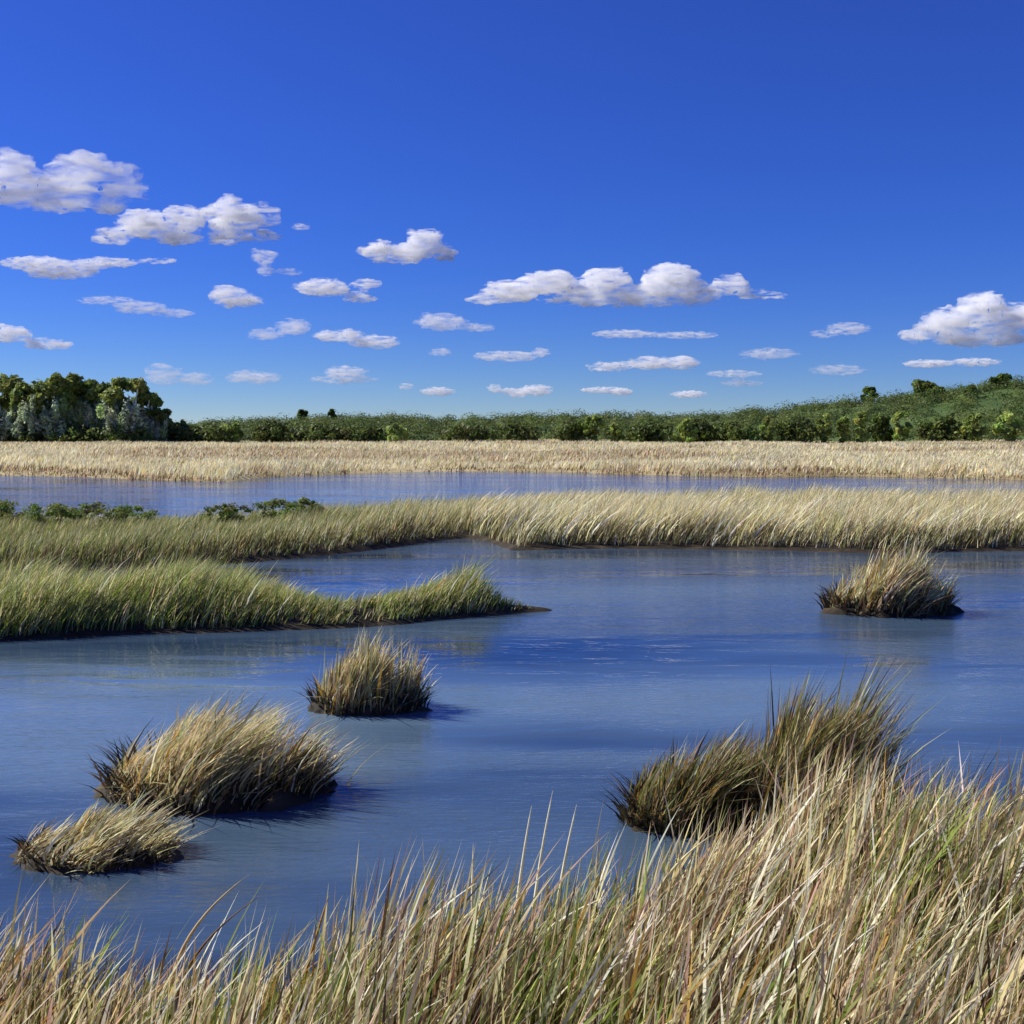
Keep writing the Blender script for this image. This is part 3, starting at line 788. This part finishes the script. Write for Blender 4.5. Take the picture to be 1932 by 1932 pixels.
# ------------------------------------------------------------------ clouds
CLOUD_BASE = 480.0
def cloud_material(i, size, density, veil):
    m, n, l = new_mat('cloud_vapour')
    tc = n.new('ShaderNodeTexCoord')
    mp = n.new('ShaderNodeMapping'); mp.inputs['Location'].default_value = (i * 3.7, i * 1.3, 0)
    mp.inputs['Scale'].default_value = (.42 / size, .8 / size, 1.7 / size)
    l.new(tc.outputs['Object'], mp.inputs['Vector'])
    no = n.new('ShaderNodeTexNoise'); no.inputs['Scale'].default_value = 3.6; no.inputs['Detail'].default_value = 5; no.inputs['Roughness'].default_value = .6; no.inputs['Distortion'].default_value = .5
    l.new(mp.outputs[0], no.inputs['Vector'])
    mr = n.new('ShaderNodeMapRange')
    mr.inputs['From Min'].default_value = .455; mr.inputs['From Max'].default_value = .66
    mr.inputs['To Min'].default_value = 0.0; mr.inputs['To Max'].default_value = density * 1.5
    l.new(no.outputs['Fac'], mr.inputs['Value'])
    v = n.new('ShaderNodeVolumePrincipled')
    v.inputs['Color'].default_value = (1, 1, 1, 1)
    v.inputs['Anisotropy'].default_value = -.05
    l.new(mr.outputs[0], v.inputs['Density'])
    # the thin outermost skin of the cloud: mostly clear, torn by the same noise
    d = n.new('ShaderNodeBsdfDiffuse'); d.inputs['Color'].default_value = (.9, .9, .9, 1)
    tr = n.new('ShaderNodeBsdfTranslucent'); tr.inputs['Color'].default_value = (.9, .9, .9, 1)
    m1 = n.new('ShaderNodeMixShader'); m1.inputs[0].default_value = .5
    l.new(d.outputs[0], m1.inputs[1]); l.new(tr.outputs[0], m1.inputs[2])
    cl = n.new('ShaderNodeBsdfTransparent')
    mr2 = n.new('ShaderNodeMapRange')
    mr2.inputs['From Min'].default_value = .46; mr2.inputs['From Max'].default_value = .66
    mr2.inputs['To Min'].default_value = 0.0; mr2.inputs['To Max'].default_value = veil * .35
    l.new(no.outputs['Fac'], mr2.inputs['Value'])
    m2 = n.new('ShaderNodeMixShader')
    l.new(mr2.outputs[0], m2.inputs[0]); l.new(cl.outputs[0], m2.inputs[1]); l.new(m1.outputs[0], m2.inputs[2])
    o = n.new('ShaderNodeOutputMaterial')
    l.new(m2.outputs[0], o.inputs['Surface']); l.new(v.outputs[0], o.inputs['Volume'])
    m.cycles.volume_step_rate = 1.0 if hasattr(m, 'cycles') and hasattr(m.cycles, 'volume_step_rate') else 1.0
    return m

def cloud(i, puffs, label, opt=3.0, veil=.3, rough=1.0):
    base_py = max(p[1] + p[3] for p in puffs)
    D = CLOUD_BASE * FPX / max(HORIZON - base_py, 45)
    s = D / FPX
    xs = [p[0] for p in puffs]; x0, x1 = min(p[0] - p[2] for p in puffs), max(p[0] + p[2] for p in puffs)
    cx, _, cz = on_y((x0 + x1) / 2, base_py, D)
    th = np.mean([p[3] for p in puffs]) * 2 * s
    r_ = random.Random(i * 17 + 3)
    bm = bmesh.new()
    def ball(x, y, z, rx, ry, rz):
        bmesh.ops.create_icosphere(bm, subdivisions=2, radius=1.0, matrix=Matrix.Translation((x, y, z)) @ Matrix.Diagonal((rx, ry, rz, 1)))
    links_ = sorted(puffs)
    links_ = [((a[0] + b[0]) / 2, (a[1] + b[1]) / 2, abs(b[0] - a[0]) * .55 + 4, min(a[3], b[3]) * .55) for a, b in zip(links_, links_[1:])]
    for px, py, rx, ry in list(puffs) + links_:
        x, _, z = on_y(px, py, D); x -= cx; z -= cz
        rx, ry = rx * s, ry * s
        dp = min(rx, ry * 2.2)
        ball(x, r_.uniform(-.2, .2) * dp, z, rx * 1.04, dp, ry * 1.0)
        k = 5 + int(7 * min(1, ry / rx * 1.6))
        for _ in range(k):      # billows over the puff, mostly on its upper side
            a = r_.uniform(-.25, math.pi + .25); f = r_.uniform(.45, .8)
            b = ry * r_.uniform(.28, .52) * rough
            ball(x + math.cos(a) * rx * f * 1.02, r_.uniform(-.6, .6) * dp, z + math.sin(a) * ry * f, b * r_.uniform(1.0, 2.0) * (1.4 if ry < rx * .4 else 1), b * 1.2, b)
    me = bpy.data.meshes.new('cloud'); bm.to_mesh(me); bm.free()
    tmp = bpy.data.objects.new('cloud_blank', me); col.objects.link(tmp)
    md = tmp.modifiers.new('r', 'REMESH'); md.mode = 'VOXEL'
    md.voxel_size = max(min((x1 - x0) * s / 70, th / 7), th / 22); md.use_smooth_shade = True
    dg = bpy.context.evaluated_depsgraph_get()
    fin = bpy.data.meshes.new_from_object(tmp.evaluated_get(dg))
    bpy.data.objects.remove(tmp); bpy.data.meshes.remove(me)
    # tear the outline a little
    co = np.empty(len(fin.vertices) * 3, np.float32); fin.vertices.foreach_get('co', co); co = co.reshape(-1, 3)
    nn = fbm(co[:, 0] / th * 3.0 + i, co[:, 2] / th * 4.5 + co[:, 1] / th * 2, 300 + i, 3)
    n2 = fbm(co[:, 0] / th * 5.0 + i, co[:, 1] / th * 4 + 9, 330 + i, 2)
    co[:, 2] += nn * th * .11; co[:, 0] += n2 * th * .25
    fin.vertices.foreach_set('co', co.ravel()); fin.update()
    fin.materials.clear()
    fin.name = 'cloud'
    o = link('cloud', fin, cloud_material(i, th * 1.6, opt / th, veil))
    o.location = (cx, D, cz)
    return tag(o, label, 'cloud', 'fair-weather clouds')

CL = [
 ([(-45, 350, 60, 44), (30, 332, 55, 36), (150, 330, 60, 36), (222, 345, 32, 36), (90, 370, 95, 26), (200, 385, 34, 20)], 'largest tumbled cloud at the left edge, highest in the sky', 2.6, .3),
 ([(212, 447, 36, 14), (275, 423, 48, 26), (345, 414, 40, 25), (335, 448, 48, 12)], 'white cloud sloping up right, joined to the puffier one beside it', 3.2, .35),
 ([(440, 408, 52, 30), (492, 408, 28, 22), (430, 444, 34, 18), (500, 447, 30, 11)], 'puffy white cloud touching the sloping one on its left', 3.4, .35),
 ([(567, 428, 18, 6)], 'tiny wisp right of the puffy upper cloud', 1.4, .25),
 ([(70, 497, 68, 13), (200, 496, 62, 10), (115, 514, 70, 12), (300, 492, 42, 5)], 'long flat streak cloud under the largest one', 2.4, .3),
 ([(497, 486, 20, 16), (499, 511, 16, 9), (545, 512, 30, 6)], 'small ragged scrap below the puffy upper cloud', 1.8, .28),
 ([(608, 543, 52, 15), (690, 535, 30, 9), (680, 563, 34, 8)], 'loose streaky cloud between the round scrap and the compact heap', 2.2, .3),
 ([(714, 476, 30, 18), (765, 478, 48, 18), (797, 455, 28, 23), (838, 478, 28, 13)], 'compact white heap cloud alone left of centre', 4.0, .4),
 ([(434, 560, 34, 22), (470, 570, 24, 12)], 'small round cloud scrap left of the loose streaky one', 2.6, .35),
 ([(200, 567, 55, 8), (262, 580, 50, 12), (325, 591, 44, 8)], 'thin yellowish wavy streak above the grove', 1.5, .22),
 ([(15, 630, 46, 16), (92, 650, 48, 9)], 'cloud at the left edge just above the grove, tapering right', 2.2, .3),
 ([(500, 632, 32, 11), (555, 617, 34, 15)], 'two-humped faint cloud under the loose streaky one', 1.6, .25),
 ([(640, 634, 50, 12), (704, 645, 50, 13)], 'flat-topped cloud right of the two-humped faint one', 2.2, .3),
 ([(833, 608, 46, 17), (895, 618, 40, 8)], 'hump-shaped cloud under the left tail of the long bank of cloud', 1.9, .28),
 ([(918, 565, 42, 8), (965, 550, 58, 20), (1035, 534, 50, 23), (1105, 553, 42, 20), (1140, 530, 44, 25), (1215, 553, 60, 18), (1262, 526, 52, 27), (1315, 550, 56, 16), (1380, 538, 30, 20), (1440, 556, 48, 8), (1200, 570, 190, 8)], 'long bank of white heaped cloud with four humps right of centre', 3.8, .4),
 ([(1180, 630, 66, 8), (1292, 632, 66, 7)], 'thin flat streak beneath the long bank of cloud', 2.0, .28),
 ([(1150, 692, 46, 9), (1230, 685, 60, 12), (1288, 685, 34, 13)], 'wavy flat cloud low at centre right', 2.2, .28),
 ([(955, 672, 62, 10), (1020, 665, 18, 8)], 'flat pale streak at mid sky with a small knot at its right end', 2.0, .28),
 ([(830, 664, 20, 7)], 'tiny faint wisp left of the knotted streak', 1.2, .22),
 ([(1555, 630, 26, 7), (1600, 620, 42, 12)], 'thin feathered arc of cloud left of the big right-hand heap', 1.3, .22),
 ([(1450, 668, 56, 11)], 'faint oval wisp between the wavy cloud and the feathered arc', 1.3, .22),
 ([(1732, 630, 34, 16), (1790, 606, 44, 25), (1850, 584, 46, 34), (1910, 598, 48, 26), (1850, 640, 84, 15), (1975, 598, 50, 30)], 'big bright heap cloud at the right edge above the hill', 3.8, .4),
 ([(1750, 686, 48, 8), (1842, 683, 48, 8)], 'flat double streak beneath the big right heap', 2.2, .28),
 ([(650, 702, 40, 12), (650, 716, 66, 8)], 'low flat cloud above the ridge trees left of centre', 1.8, .26),
 ([(310, 706, 36, 20), (362, 716, 40, 12)], 'faint low cloud just right of the grove tops', 1.4, .22),
 ([(480, 713, 54, 13)], 'low layered cloud between the grove and the ridge trees', 1.8, .26),
 ([(766, 729, 14, 6)], 'tiny cloud dot low left of centre', 1.6, .28),
 ([(826, 738, 32, 8)], 'small bright boat-shaped cloud low over the ridge', 2.4, .32),
 ([(932, 733, 14, 8), (975, 741, 26, 9), (1014, 736, 30, 11)], 'small clumpy cloud low over the ridge at centre', 2.4, .32),
 ([(1140, 736, 44, 6), (1172, 739, 20, 8)], 'small bright dash of cloud low right of centre', 2.6, .34),
 ([(1300, 744, 36, 7)], 'small dash of cloud close above where the hill starts to rise', 2.2, .3),
 ([(1385, 705, 54, 7), (1400, 723, 40, 6)], 'faint thin double streak above the rising hill', 1.4, .24),
 ([(1578, 698, 54, 10)], 'faint oval wisp over the steepening hill', 1.2, .22),
]
for i, (pf, lab, opt, veil) in enumerate(CL):
    cloud(i, pf, lab, opt if opt > 2.1 else opt * .6, veil if opt > 2.1 else veil * .6)
